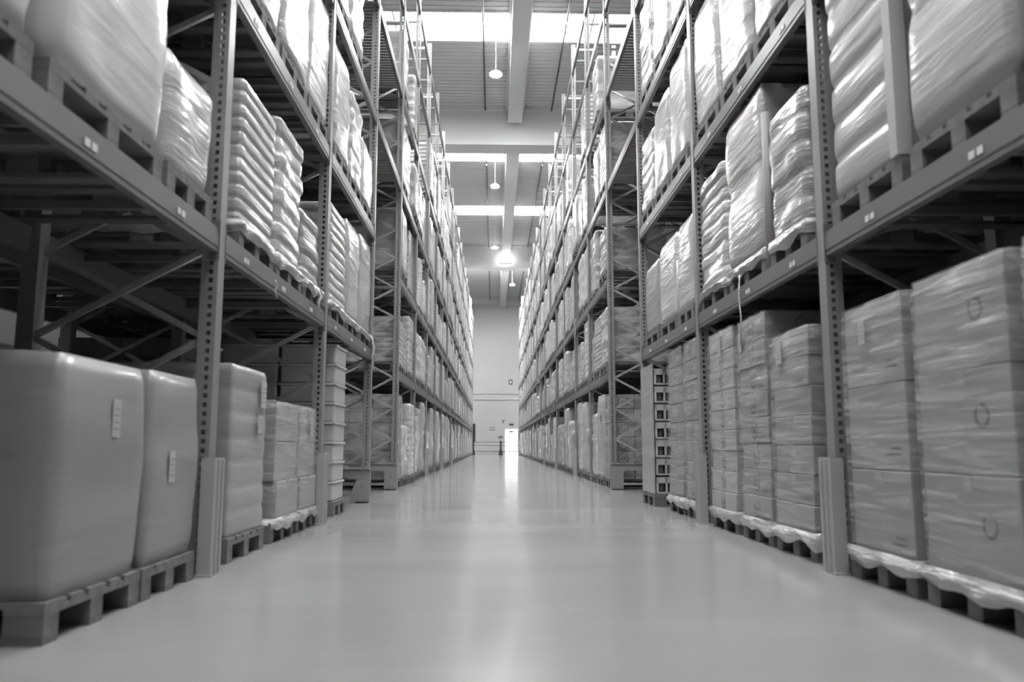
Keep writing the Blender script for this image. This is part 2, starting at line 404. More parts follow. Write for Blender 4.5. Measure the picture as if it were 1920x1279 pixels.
def bracing_all(s):
    b = MB(); x0, x1 = s*.08, s*(DEPTH-.08)
    k = 0; z = .3
    while z+.5 < UP_H-.1:
        u = k % 2
        b.bar((x0, .025, z+(0 if u else .5)), (x1, .025, z+(.5 if u else 0)), .034, .022)
        b.bar((x0, .075, z+(.5 if u else 0)), (x1, .075, z+(0 if u else .5)), .034, .022)
        z += .5; k += 1
    return b.mesh('bracing', 'galv')
BRALL = {s: bracing_all(s) for s in (-1, 1)}
def strut_mesh(s):
    b = MB()
    for z in (.2, UP_H-.12): b.box(s*.09, s*(DEPTH-.09), .03, .07, z, z+.04)
    for x in (.07, DEPTH-.085): b.box(s*x, s*(x+.02), .035, .065, .2, UP_H-.08)
    return b.mesh('upright_frame', 'galv')
STRUT = {s: strut_mesh(s) for s in (-1, 1)}
def foot_mesh(s):
    b = MB(); b.box(-s*.012, s*.125, -.03, .13, 0, .008)
    b.tube((s*.11, -.012, .008), (s*.11, -.012, .03), .01, 6); b.tube((s*.11, .112, .008), (s*.11, .112, .03), .01, 6)
    return b.mesh('foot_plate', 'galv')
FOOT = {s: foot_mesh(s) for s in (-1, 1)}
def beam_mesh(s, L):
    b = MB()
    b.box(s*.005, s*.05, 0, L, -BH, 0)
    b.box(s*.001, s*.005, 0, L, -BH+.03, -.03)              # pressed face
    for y in (-.0, L-.006): b.box(s*-.004, s*.056, y, y+.006, -BH-.04, .05)
    return b.mesh('beam', 'beam')
BEAM = {s: beam_mesh(s, PITCH-.1) for s in (-1, 1)}
PFAR = (END-13.08)/17
BEAMF = {s: beam_mesh(s, PFAR-.1) for s in (-1, 1)}
lab = MB(); lab.box(0, .002, 0, .04, 0, .032); lab.box(0, .002, .055, .095, 0, .032); LABM = lab.mesh('beam_label', 'paper')

def colguard_mesh(s):
    b = MB()   # U-shaped guard on the aisle side of the column
    b.box(-s*.045, -s*.03, -.03, .13, 0, .63); b.box(-s*.03, s*.03, -.03, -.018, 0, .63); b.box(-s*.03, s*.03, .118, .13, 0, .63)
    for y in (.015, .075): b.box(-s*.056, -s*.045, y, y+.012, .01, .62)
    b.box(-s*.06, s*.03, -.05, -.03, 0, .012)
    return b.mesh('column_guard', 'colguard')
CG = {s: colguard_mesh(s) for s in (-1, 1)}

def rack(label, s, xoff, frames, levels_of, detail_n, guards=(), deck=None, group=None, labels=False):
    x = s*(XF[s]+xoff); yb = frames[0]
    root = thing('pallet_rack', label, 'pallet rack', (x, yb, 0), group=group)
    nb = 0
    extra = MB(); extra_used = False
    for i, y in enumerate(frames):
        fr = place('upright_frame', STRUT[s], root, (0, y-yb, 0))
        det = i in detail_n
        place('column', COLM[(s, 1 if det else 0)], fr, (0, 0, .008))
        place('column', COLM[(s, 0)], fr, (s*(DEPTH-.095), 0, .008))
        place('foot_plate', FOOT[s], fr); place('foot_plate', FOOT[s], fr, (s*(DEPTH-.11), 0, 0))
        if det:
            z, k = .3, 0
            while z+.5 < UP_H-.1:
                u = k % 2
                if z < 7:
                    place('brace', BRM[(s, 1 if u else 0)], fr, (0, .025, z)); place('brace', BRM[(s, 0 if u else 1)], fr, (0, .075, z))
                z += .5; k += 1
        else: place('bracing', BRALL[s], fr)
        if i in guards: place('column_guard', CG[s], fr)
    for i in range(len(frames)-1):
        for lv in levels_of(i):
            if nb < 92:
                bo = place('beam', (BEAM if frames[1]-frames[0] > 2.83 else BEAMF)[s], root, (0, frames[i]-yb+.1, TOPS[lv]))
                if labels and lv < 2:
                    for yy in (.35, 1.25, 2.15): place('beam_label', LABM, bo, (-s*.003 if s > 0 else .001, yy, -.09))
            else:
                extra.box(s*.0, s*.05, frames[i]-yb+.1, frames[i+1]-yb, TOPS[lv]-BH, TOPS[lv]); extra_used = True
            nb += 1
    # rear beams, seen only from below between the loads
    rb = MB()
    for i in range(len(frames)-1):
        for lv in levels_of(i):
            rb.box(s*(DEPTH-.05), s*DEPTH, frames[i]-yb+.1, frames[i+1]-yb, TOPS[lv]-BH, TOPS[lv])
            for yy in (.5, 1.35, 2.2): rb.box(s*.05, s*(DEPTH-.05), frames[i]-yb+.1+yy-.02, frames[i]-yb+.1+yy+.02, TOPS[lv]-.06, TOPS[lv]-.02)
    rb.obj('rear_beams', 'beam', root, kind='stuff')
    if extra_used: extra.obj('far_beams', 'beam', root, kind='stuff')
    if deck:
        for (i, lv) in deck:
            d = MB(); ya = frames[i]-yb+.1
            n = 34
            for k in range(n): d.box(s*.05, s*(DEPTH-.05), ya+k*PITCH*.96/n, ya+k*PITCH*.96/n+.05, TOPS[lv]-.02, TOPS[lv]+.012)
            d.obj('slatted_deck', 'beam', root)
    return root

FR_NEAR = [Y0+PITCH*k for k in (-3, -2, -1, 0, 1, 2)]           # -4.12 ... 10.18
NFAR = 18
FR_FAR = [13.08+PFAR*k for k in range(18)]
ALLV = [0, 1, 2, 3, 4, 5]
for s, side in ((-1, 'left'), (1, 'right')):
    rack('grey steel pallet rack on the %s, from the camera to the cross aisle' % side, s, 0, FR_NEAR, lambda i: ALLV, (3, 4, 5), guards=(3, 4), labels=True)
    r = rack('grey steel pallet rack on the %s, beyond the cross aisle to the end wall' % side, s, 0, FR_FAR, lambda i: ALLV, (0, 1, 2, 3, 4, 5, 6, 7), guards=(2, 4, 6))
    # beams bridging the cross aisle
    for lv in (2, 3, 4, 5):
        place('beam', BEAMF[s], r, (.0, 10.28-FR_FAR[0], TOPS[lv]))
        q = MB(); q.box(s*(DEPTH-.05), s*DEPTH, 0, PFAR-.1, -BH, 0); q.obj('beam', 'beam', r, (0, 10.28-FR_FAR[0], TOPS[lv]))
    for lv in (2, 3):
        d = MB(); n = 30
        for k in range(n): d.box(s*.055, s*(DEPTH-.055), k*2.68/n, k*2.68/n+.06, -.02, .012)
        d.obj('slatted_deck', 'beam', r, (0, 10.29-FR_FAR[0], TOPS[lv]))
    rack('second grey pallet rack behind the near %s rack, seen through its bays' % side, s, DEPTH+GAP, FR_NEAR, lambda i: [0, 1, 2, 3], ())
    rack('second grey pallet rack behind the far %s rack, beyond the cross aisle' % side, s, DEPTH+GAP, FR_FAR[:6], lambda i: [0, 1, 2, 3], ())

# rack end guards
def end_guard(s, y, label, slope):
    t = thing('rack_end_guard', label, 'rack guard', (s*XF[s], y, 0), group='rack end guards at the cross aisle')
    L = 2.45; H = .41
    b = MB(); b.box(-s*.03, s*L, -.035, .035, H-.11, H); b.box(-s*.03, s*L, -.06, .06, H-.004, H+.006); b.obj('guard_panel', 'guard', t)
    for q in (0, 1, 2):
        xa = -.03+q*(L-.22)/2
        if slope: pl = [(s*(xa), .012), (s*(xa+.25), .012), (s*(xa+.24), .1), (s*(xa+.16), H-.11), (s*xa, H-.11)]
        else: pl = [(s*xa, .012), (s*(xa+.21), .012), (s*(xa+.21), .27), (s*(xa+.26), .30), (s*xa, .30)]
        b = MB(); b.plate(pl, -.03, .03); lg = b.obj('guard_leg', 'guard', t)
        b = MB(); b.box(s*(xa+.03), s*(xa+.17), -.07, .07, 0, .012); b.obj('foot_plate', 'black', lg)
        b = MB(); b.tube((s*(xa+.1), -.034, .2), (s*(xa+.1), -.03, .2), .008, 8); b.tube((s*(xa+.1), -.034, .34), (s*(xa+.1), -.03, .34), .008, 8); b.obj('bolt', 'black', lg)
    b = MB(); b.box(s*.18, s*(L-.2), -.02, .02, .07, .11); b.obj('lower_rail', 'guard', t)
end_guard(-1, 10.12, 'low grey steel guard closing the near left rack at the cross aisle', True)
end_guard(1, 10.12, 'low grey steel guard closing the near right rack at the cross aisle', True)
end_guard(-1, 12.96, 'low grey steel guard before the far left rack at the cross aisle', False)
end_guard(1, 12.96, 'low grey steel guard before the far right rack at the cross aisle', False)

# ------------------------------------------------------------------ pallets and loads
# local frame of a load: origin at the aisle-side near bottom corner; x outward (mirrored for the left), y along the aisle
PD = 1.2
def pallet_parts(w):
    deck = MB(); 
    xs = [0, .26, .55, .8, 1.055]; ws = [.145, .1, .145, .1, .145]
    ys = [0, w/2-.07, w-.1]
    # boards along x
    for (yc, bw) in ((0, .145), (.19*w/.8, .1), (w/2-.0725, .145), (.51*w/.8, .1), (w-.145, .145)):
        deck.box(0, PD, yc, yc+bw, .122, .144)
    for x in (0, PD/2-.0725, PD-.145): deck.box(x, x+.145, 0, w, .1, .122)
    block = MB(); block.cbox(0, .145, 0, .1, .022, .1, .003)
    bottom = MB(); bottom.box(0, PD, 0, .1, 0, .022)
    return deck, block, bottom
PAL = {}
def get_pallet(w):
    w = round(w, 2)
    if w not in PAL:
        d, bl, bo = pallet_parts(w); full = MB()
        full.v = list(d.v); full.f = list(d.f); full.mi = list(d.mi); full.sm = list(d.sm)
        for y in (0, w/2-.05, w-.1):
            full.box(0, PD, y, y+.1, 0, .022)
            for x in (0, PD/2-.0725, PD-.145): full.box(x, x+.145, y, y+.1, .022, .1)
        PAL[w] = (d.mesh('pallet', 'wood'), bl.mesh('block', 'wood'), bo.mesh('bottom_board', 'wood'), full.mesh('pallet', 'wood'))
    return PAL[w]
def add_pallet(root, w, detail):
    d, bl, bo, full = get_pallet(w); w = round(w, 2)
    if detail:
        p = place('pallet', d, root)
        for y in (0, w/2-.05, w-.1):
            place('bottom_board', bo, p, (0, y, 0))
            for x in (0, PD/2-.0725, PD-.145): place('block', bl, p, (x, y, 0))
    else: place('pallet', full, root)

def wrapbody(w, d, z0, z1, seed, tiers=0, groove=.01, bulge=.01, rnd=.03, lumps=0, lean=0, res=1, step=0, top_round=.03, wob=1.0):
    """closed body with rounded corners; x 0..d, y 0..w; tier grooves, soft bulges, lean towards +y"""
    rng = random.Random(seed); off = rng.random()*50
    ns = max(3, int(9*res)); nsd = max(4, int(12*res)); nc = 3
    per = []   # (x, y, nx, ny)
    def side(xa, ya, xb, yb, nx, ny, n):
        for i in range(n): t = i/(n-1); per.append((xa+(xb-xa)*t, ya+(yb-ya)*t, nx, ny))
    def corner(cx, cy, a0):
        for i in range(1, nc+1):
            a = a0+(PI/2)*i/(nc+1); per.append((cx+rnd*math.cos(a), cy+rnd*math.sin(a), math.cos(a), math.sin(a)))
    side(rnd, 0, d-rnd, 0, 0, -1, nsd); corner(d-rnd, rnd, -PI/2)
    side(d, rnd, d, w-rnd, 1, 0, ns); corner(d-rnd, w-rnd, 0)
    side(d-rnd, w, rnd, w, 0, 1, nsd); corner(rnd, w-rnd, PI/2)
    side(0, w-rnd, 0, rnd, -1, 0, ns); corner(rnd, rnd, PI)
    h = z1-z0
    m = max(6, int((tiers*6 if tiers else 14)*min(1, res+.2)))
    if tiers and res >= 1: m = tiers*7
    n = len(per); vs = []; b = MB()
    tj = [rng.uniform(-1, 1) for _ in range((tiers or 1)+1)]; tk = [rng.uniform(-1, 1) for _ in range((tiers or 1)+1)]
    rows = [(z0, -.012)]+[(z0+h*k/m, 0) for k in range(m+1)]
    for (z, ins) in rows:
        f = (z-z0)/h
        e = ins
        tb = 0
        dx = dy = 0
        if tiers:
            q = f*tiers; fr = q-math.floor(q); dd = min(fr, 1-fr)
            e += -groove*math.exp(-(dd/.11)**2)+groove*.35
            ti = min(tiers-1, int(q)); dx += tj[ti]*step; dy += tk[ti]*step
            e += bulge*math.sin(PI*fr)
        else: e += bulge*math.sin(PI*min(1, max(0, f)))**.5
        if f > 1-top_round/h: e -= top_round*.35*((f-(1-top_round/h))/(top_round/h))**2
        sh = lean*(f**1.6)
        for (x, y, nx, ny) in per:
            nz = noise.noise(Vector((x*2.1+off, y*2.1, z*2.4)))*.012*wob+noise.noise(Vector((x*6+off, y*6, z*5)))*.004*wob
            if lumps: nz += lumps*noise.noise(Vector((x*4+off, y*4+z*3, z*6)))
            ee = e+nz
            vs.append((x+nx*ee+dx, y+ny*ee+dy+sh, z))
    R = len(rows)
    fs = [(k*n+i, k*n+(i+1) % n, (k+1)*n+(i+1) % n, (k+1)*n+i) for k in range(R-1) for i in range(n)]
    # top: two inner rings + centre
    base = (R-1)*n; cx, cy = d/2, w/2+lean
    prev = base
    for rr, dz in ((.93, .006), (.6, .012)):
        st = len(vs)
        for i in range(n):
            x, y, z = vs[base+i]; xx, yy = cx+(x-cx)*rr, cy+(y-cy)*rr
            vs.append((xx, yy, z1+dz+noise.noise(Vector((xx*4+off, yy*4, 3)))*(.01+lumps)))
        fs += [(prev+i, prev+(i+1) % n, st+(i+1) % n, st+i) for i in range(n)]; prev = st
    vs.append((cx, cy, z1+.014)); c = len(vs)-1
    fs += [(prev+i, prev+(i+1) % n, c) for i in range(n)]
    fs.append(tuple(range(n-1, -1, -1)))
    b.add(vs, fs, 0, True)
    return b

CART = {}
def ring(b, x, yc, zc, r, w, mi, seg=22, x1=None):
    """printed ring on the aisle face (plane x)"""
    for i in range(seg):
        a0, a1 = 2*PI*i/seg, 2*PI*(i+1)/seg
        if i in (3, 4): continue
        b.add([(x, yc+r*math.cos(a0), zc+r*math.sin(a0)), (x, yc+r*math.cos(a1), zc+r*math.sin(a1)),
               (x, yc+(r-w)*math.cos(a1), zc+(r-w)*math.sin(a1)), (x, yc+(r-w)*math.cos(a0), zc+(r-w)*math.sin(a0))], [(0,1,2,3)], mi)
def ring_y(b, y, xc, zc, r, w, mi, seg=22):
    for i in range(seg):
        a0, a1 = 2*PI*i/seg, 2*PI*(i+1)/seg
        if i in (3, 4): continue
        b.add([(xc+r*math.cos(a0), y, zc+r*math.sin(a0)), (xc+r*math.cos(a1), y, zc+r*math.sin(a1)),
               (xc+(r-w)*math.cos(a1), y, zc+(r-w)*math.sin(a1)), (xc+(r-w)*math.cos(a0), y, zc+(r-w)*math.sin(a0))], [(0,1,2,3)], mi)
def carton(cd, cw, ch, mark, m='carton'):
    key = (round(cd, 3), round(cw, 3), round(ch, 3), mark, m)
    if key not in CART:
        b = MB(); e = .002
        b.cbox(e, cd-e, e, cw-e, e, ch-e, .005)
        # tape across the top seam and the ends
        b.box(-.0005, .07, cw/2-.025, cw/2+.025, ch-.0025, ch-.0005, 1)
        b.box(.0005, .0018, cw/2-.025, cw/2+.025, ch-.07, ch-.003, 1)
        if mark in (1, 3):
            r = min(cw, ch)*.36
            ring(b, .0012, cw/2, ch*.48, r, r*.3, 2); ring(b, .0012, cw/2, ch*.48, r*.42, r*.42, 2, 12)
            r = min(cd, ch)*.36
            ring_y(b, .0012, cd/2, ch*.48, r, r*.13, 2); ring_y(b, .0012, cd/2, ch*.48, r*.4, r*.14, 2, 12)
        if mark in (2, 3):
            b.box(.0006, .0014, cw*.12, cw*.34, ch*.18, ch*.2, 2); b.box(.0006, .0014, cw*.12, cw*.28, ch*.25, ch*.27, 2)
            b.box(cd*.6, cd*.85, .0006, .0014, ch*.2, ch*.23, 2); b.box(cd*.6, cd*.78, .0006, .0014, ch*.28, ch*.31, 2)
        if mark == 4:
            b.box(cd*.35, cd*.65, .0004, .0012, ch*.5, ch*.58, 2)
            ring(b, .0012, cw*.3, ch*.55, ch*.12, ch*.04, 2)
        CART[key] = b.mesh('carton', [m, 'tape', 'ink'])
    return CART[key]

TAGW = {}
def paper_label(root, y, z, w=.1, h=.15, x=-.012, tilt=0):
    b = MB(); b.box(x-.0015, x, 0, w, 0, h)
    for k in range(4): b.box(x-.0022, x-.0015, w*.12, w*(.85-.12*(k % 2)), h*(.2+.17*k), h*(.2+.17*k)+h*.045, 1)
    o = b.obj('paper_label', ['label', 'tape'], root, (0, y, z)); o.rotation_euler = (tilt, 0, 0); return o

def strip(root, name, pts, w, m='wad'):
    """narrow hanging ribbon of film"""
    b = MB(); vs = []
    for (x, y, z) in pts: vs += [(x, y-w/2, z), (x-.004, y-w/2, z), (x, y+w/2, z), (x-.004, y+w/2, z)]
    fs = []
    for i in range(len(pts)-1):
        a = i*4; c = a+4
        fs += [(a, a+2, c+2, c), (a+1, c+1, c+3, a+3), (a, c, c+1, a+1), (a+2, a+3, c+3, c+2)]
    fs += [(0, 1, 3, 2), (len(vs)-4, len(vs)-2, len(vs)-1, len(vs)-3)]
    b.add(vs, fs, 0, True); return b.obj(name, m, root)

def skirt(root, w, seed, d=PD, z0=.085, z1=.175, m='wad', out=.008):
    """film bunched round the foot of the load, over the pallet edge"""
    rng = random.Random(seed); off = rng.random()*30
    per = []
    n = 40
    pts = [(d, -out)]+[(d-d*i/16, -out) for i in range(1, 17)]+[(-out, w*i/12) for i in range(13)]+[(d*i/16, w+out) for i in range(1, 17)]
    vs = []; rows = 6
    for r in range(rows):
        f = r/(rows-1)
        for k, (x, y) in enumerate(pts):
            nz = noise.noise(Vector((x*7+off, y*7, f*3)))
            zlow = z0+.05*noise.noise(Vector((x*5+off, y*5, 0)))
            e = .018*math.sin(f*PI)*(1+1.5*nz)+.006*nz
            nx = -1 if abs(x+out) < 1e-6 else 0; ny = -1 if y < 0 else (1 if y > w else 0)
            vs.append((x+nx*e, y+ny*e, zlow+(z1-zlow)*f))
    c = len(pts); b = MB()
    b.add(vs, [(r*c+i, r*c+i+1, (r+1)*c+i+1, (r+1)*c+i) for r in range(rows-1) for i in range(c-1)], 0, True)
    return b.obj('film_skirt', m, root)

def shell(root, w, d, z0, z1, seed):
    b = wrapbody(w+.03, d+.03, z0, z1, seed, res=1, bulge=.004, rnd=.02, wob=.35, top_round=.02)
    o = b.obj('stretch_film', 'clear', root, (-.015, -.015, 0)); return o

def load_body(root, kind, w, d, h, seed, detail=True, m=None, **kw):
    """puts the goods of one pallet under root; pallet top at .144"""
    z0 = .146; rng = random.Random(seed)
    if kind == 'cartons':
        tiers = kw.get('tiers', 5); nx, ny = kw.get('nx', 3), kw.get('ny', 2); mark = kw.get('mark', 0)
        cm = kw.get('cm', 'carton'); ch = (h-z0)/tiers; cd, cw = d/nx, w/ny
        for k in range(tiers):
            jx, jy = rng.uniform(-.006, .006), rng.uniform(-.006, .006)
            for i in range(nx):
                for j in range(ny):
                    if nx > 2 and 0 < i < nx-1 and 0 < j < ny-1: continue
                    place('carton', carton(cd, cw, ch, mark, cm), root, (i*cd+jx, j*cw+jy, z0+k*ch))
        if kw.get('film', True): shell(root, w, d, .1, h+.004, seed)
    elif kind == 'smooth':
        wrapbody(w, d, z0, h, seed, bulge=kw.get('bulge', .012), lumps=kw.get('lumps', 0), lean=kw.get('lean', 0), res=1 if detail else .6, rnd=kw.get('rnd', .03), tiers=kw.get('tiers', 0), groove=kw.get('groove', .006), top_round=kw.get('tr', .03)).obj('wrapped_goods', m or 'film', root)
    elif kind == 'trays':
        wrapbody(w, d, z0, h, seed, tiers=kw.get('tiers', 10), groove=kw.get('groove', .013), bulge=.002, res=1 if detail else .6, step=.004, rnd=.035).obj('wrapped_trays', m or 'film', root)
    elif kind == 'sacks':
        wrapbody(w, d, z0, h, seed, tiers=kw.get('tiers', 7), groove=kw.get('groove', .008), bulge=.005, lumps=.014, lean=kw.get('lean', 0), res=1 if detail else .6, step=.01, rnd=.06).obj('wrapped_sacks', m or 'film_sack', root)

# --- film-wrapped far loads: prototypes, copied along both racks
PROTO = []
FARW = .8
specs = [('smooth', 'film', 'tall grey wrapped', dict(tiers=0), 1.0), ('trays', 'film', 'ribbed tray', dict(tiers=9), 1.0), ('sacks', 'film_sack', 'creased sack', dict(tiers=6), 1.0),
         ('smooth', 'film_light', 'pale film-wrapped', dict(tiers=4, groove=.01), 1.0), ('smooth', 'film_sheet2', 'smooth grey', dict(tiers=3, groove=.008), 1.0),
         ('trays', 'film_light', 'pale ribbed tray', dict(tiers=12), 1.0), ('smooth', 'film_light', 'bulging pale film', dict(lumps=.035), 1.0)]
def local_root(name, s, y, base, label, cat, group, w=None, xoff=.02):
    """left loads are mirrored by turning the load half a turn, so that local +x is outward on both sides"""
    if s > 0: t = thing(name, label, cat, (XF[s]+xoff, y, base), 0, group)
    else: t = thing(name, label, cat, (-XF[s]-xoff, y+(w or 0), base), PI, group)
    return t
HEADS = [1.02, 1.15, 1.28]
KN = {'smooth': 'wrapped_pallet', 'trays': 'tray_pallet', 'sacks': 'sack_pallet', 'cartons': 'carton_pallet'}
def make_proto(k, h):
    kind, m, nm, kw, _ = specs[k]
    t = bpy.data.objects.new(KN[kind], None); COL.objects.link(t)
    add_pallet(t, FARW, False)
    ww = FARW-(.03, .1, .06, .14)[(k+int(h*50)) % 4]
    load_body(t, kind, ww, PD-.04, h, 100+k*7+int(h*10), detail=False, m=m, **kw)
    t.children[1].location = (.02, (FARW-ww)/2, 0)
    if k in (0, 3, 4): paper_label(t, .3, h*.7, .12, .17, x=.0)
    return t
protos = {}
def get_proto(k, h):
    """first use is the prototype itself, then copies"""
    key = (k, h)
    if key not in protos: protos[key] = make_proto(k, h); return protos[key]
    return copy_tree(protos[key])
def far_load(s, y, lv, k, h, label, group, xoff=.02):
    t = get_proto(k, h)
    base = 0 if lv == 0 else TOPS[lv-1]
    if s > 0: t.location = (XF[s]+xoff, y, base+.001); t.rotation_euler = (0, 0, 0)
    else: t.location = (-XF[s]-xoff, y+FARW, base+.001); t.rotation_euler = (0, 0, PI)
    t['label'] = label; t['category'] = 'pallet load'; t['group'] = group
    for kk in ('kind',):
        if kk in t: del t[kk]
    return t

rest = []   # (s, y, lv, k, h) beyond the individually built ones
frng = random.Random(5)
SLOT = ['nearest', 'middle', 'farthest']
HC = {0: [1.48, 1.6, 1.3, 1.66, 1.05], 1: [1.22, 1.33, 1.1, .9], 2: [1.22, 1.33, 1.1, .9], 3: [1.36, 1.22, 1.1], 4: [1.35, 1.25], 5: [1.2, 1.35], 6: [1.2]}
for bay in range(17):
    yb_ = FR_FAR[bay]+.1
    for s, side in ((-1, 'left'), (1, 'right')):
        for lv in range(7):
            for j in range(3):
                r = frng.random(); k = frng.choice(range(7)); h = frng.choice(HC[lv])
                if lv == 5 and not (r < .22 and bay > 4 or bay > 12 and r < .7): continue
                if lv == 6 and not (bay > 14 and r < .5): continue
                if lv == 4 and bay < 3 and r < .35: continue
                if lv == 0:
                    if bay == 0 and j == 0: continue
                    if r < .06: continue
                elif r > .96: continue
                if lv == 4: k = frng.choice((2, 6, 3, 5))
                y = yb_+.05+j*.885+frng.uniform(-.01, .02)
                if bay < 7 or (bay < 9 and lv in (1, 2)):
                    lab_ = '%s pallet load, far %s rack, %s, %s bay, %s slot' % (specs[k][2], side, LABEL_LV[lv].replace(' level', ''), ORD[bay], SLOT[j])
                    far_load(s, y, lv, k, h, lab_, 'pallet loads in the far %s rack' % side, xoff=.015+frng.uniform(-.05, .04))
                else: rest.append((s, y, lv, k, h))
# the remaining ones, a long way off, as one mass
pool = {}
def lowbody(k, h):
    if (k, h) not in pool:
        kind, m, nm, kw, _ = specs[k]
        t = dict(tiers=kw.get('tiers', 0))
        b = wrapbody(FARW-.06, PD-.04, .146, h, 300+k*5+int(h*10), tiers=t['tiers'], groove=.015 if kind != 'smooth' else .006, bulge=.01, lumps=kw.get('lumps', 0), res=.35, rnd=.04)
        pool[(k, h)] = b
    return pool[(k, h)]
mm = {'film': 1, 'film_sack': 2, 'film_light': 3, 'film_sheet2': 4}
big = MB()
for (s, y, lv, k, h) in rest:
    base = (0 if lv == 0 else TOPS[lv-1])+.001; x = s*(XF[s]+.02)
    for yy in (0, .35, .7):
        big.box(x, x+s*PD, y+yy, y+yy+.1, base, base+.1, 0)
    big.box(x, x+s*PD, y, y+FARW, base+.1, base+.144, 0)
    pb = lowbody(k, h)
    if s > 0: vs = [(x+.02+v[0], y+.03+v[1], base+v[2]) for v in pb.v]
    else: vs = [(x-.02-v[0], y+FARW-.03-v[1], base+v[2]) for v in pb.v]
    big.add(vs, pb.f, mm[specs[k][1]], True)
o = big.obj('distant_pallet_loads', ['wood', 'film', 'film_sack', 'film_light', 'film_sheet2'])
o['kind'] = 'stuff'; o['label'] = 'mass of wrapped pallet loads in both racks towards the end wall'; o['category'] = 'pallet loads'

# --- rear-row loads
brng = random.Random(9)
for s, side in ((-1, 'left'), (1, 'right')):
    for bi, (yy, where) in enumerate([(FR_NEAR[1], 'beside the camera'), (FR_NEAR[2], 'nearest the camera'), (FR_NEAR[3], 'middle near bay'), (FR_NEAR[4], 'last near bay'), (FR_FAR[0], 'first far bay'), (FR_FAR[1], 'second far bay')]):
        for lv in range(0, 4):
            for j in range(3):
                if bi in (2, 3) and lv in (0,): continue       # marked cartons below
                if s < 0 and bi == 1 and lv == 0 and j == 0: continue
                k = brng.choice((0, 1, 3, 4)); h = brng.choice(HC[lv])
                if bi == 5 and lv > 1: continue
                far_load(s, yy+.14+j*.89, lv, k, h, '%s load, rear %s rack, %s, %s, %s slot' % (specs[k][2], side, LABEL_LV[lv].replace(' level', ''), where, SLOT[j]), 'pallet loads in the rear racks', xoff=DEPTH+GAP+.02)

# --- marked cartons in the rear rows
def near(kind, s, y0, y1, lv, top, label, seed, m=None, xoff=.02, pal=True, sk=False, dd=PD-.03, name=None, group=None, inset=.02, labels=(), **kw):
    """one load given by its extent along the aisle and the height of its top above the floor"""
    w = y1-y0; base = (0 if lv == 0 else TOPS[lv-1])+.001
    t = local_root(name or KN[kind], s, y0, base, label, 'pallet load', group, w, xoff)
    add_pallet(t, w, True)
    n0 = len(t.children)
    load_body(t, kind, w-2*inset, dd, top-base, seed, True, m, **kw)
    for c in list(t.children)[n0:]:
        c.location = c.location+Vector((.015, inset, 0))
    if sk: skirt(t, w, seed)
    for (ly, lz, lw, lh) in labels: paper_label(t, (w-ly-lw) if s < 0 else ly, lz-base, lw, lh, x=-.006)
    return t
for s, side in ((-1, 'left'), (1, 'right')):
    for bi, where in ((3, 'behind the middle near bay'), (4, 'behind the last near bay')):
        for j in range(3):
            if bi == 3:
                near('cartons', s, FR_NEAR[bi]+.14+j*.89, FR_NEAR[bi]+.14+j*.89+.8, 0, (1.3, 1.18, 1.3)[j], 'low pale carton stack in the rear %s rack, %s, %s' % (side, where, SLOT[j]), 400+bi*3+j, xoff=DEPTH+GAP+.02, nx=2, ny=1, tiers=4, mark=2, cm='carton_light', film=False, group='pale cartons in the rear racks'); continue
            near('cartons', s, FR_NEAR[bi]+.14+j*.89, FR_NEAR[bi]+.14+j*.89+.8, 0, 1.7, 'stack of ring-printed cartons in the rear %s rack, %s, %s' % (side, where, SLOT[j]), 400+bi*3+j, xoff=DEPTH+GAP+.02, nx=2, ny=1, tiers=8, mark=3, cm='carton_dark', film=False, group='ring-printed cartons in the rear racks')
    near('cartons', s, 13.22, 13.98, 0, 1.54, 'pale ring-printed carton stack standing first behind the far %s end guard' % side, 480, nx=3, ny=2, tiers=6, mark=3, cm='carton_light', film=(s < 0))

# ---------------- left rack, near block
L = -1; R = 1
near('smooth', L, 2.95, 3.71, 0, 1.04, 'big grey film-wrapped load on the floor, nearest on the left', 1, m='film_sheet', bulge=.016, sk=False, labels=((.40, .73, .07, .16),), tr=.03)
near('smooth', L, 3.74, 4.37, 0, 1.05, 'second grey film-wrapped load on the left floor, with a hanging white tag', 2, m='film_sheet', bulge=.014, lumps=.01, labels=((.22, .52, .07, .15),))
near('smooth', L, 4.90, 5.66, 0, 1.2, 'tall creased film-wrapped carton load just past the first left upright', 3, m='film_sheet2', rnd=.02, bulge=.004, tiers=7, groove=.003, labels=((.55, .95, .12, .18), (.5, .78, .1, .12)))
t = near('cartons', L, 5.90, 6.57, 0, 1.02, 'pale carton stack on the left floor, left one of the low pair', 4, nx=3, ny=1, tiers=3, cm='carton_light', sk=True)
t = near('cartons', L, 6.65, 7.25, 0, 1.02, 'pale carton stack on the left floor, right one of the low pair', 5, nx=3, ny=1, tiers=3, cm='carton_light', sk=True, labels=((.3, .78, .08, .16),))
# stack of lidded tubs
t = local_root('tub_stack', L, 8.08, .001, 'tall stack of pale lidded tubs on a pallet at the end of the left rack', 'tub stack', None, .62, .02)
add_pallet(t, .62, True)
tb = MB(); n = 8; hh = (1.72-.146)/n
def tub(w, d, h):
    b = MB(); b.cbox(.012, d-.012, .012, w-.012, 0, h-.022, .018); b.cbox(0, d, 0, w, h-.026, h-.002, .006); b.box(.1, d-.1, -.004, .012, h-.06, h-.05)
    return b.mesh('tub', 'plastic')
tm = tub(.58, .58, hh); 
for k in range(n):
    for i in range(2): place('tub', tm, t, (.01+i*.59, .02+.004*(k % 3), .146+k*hh))
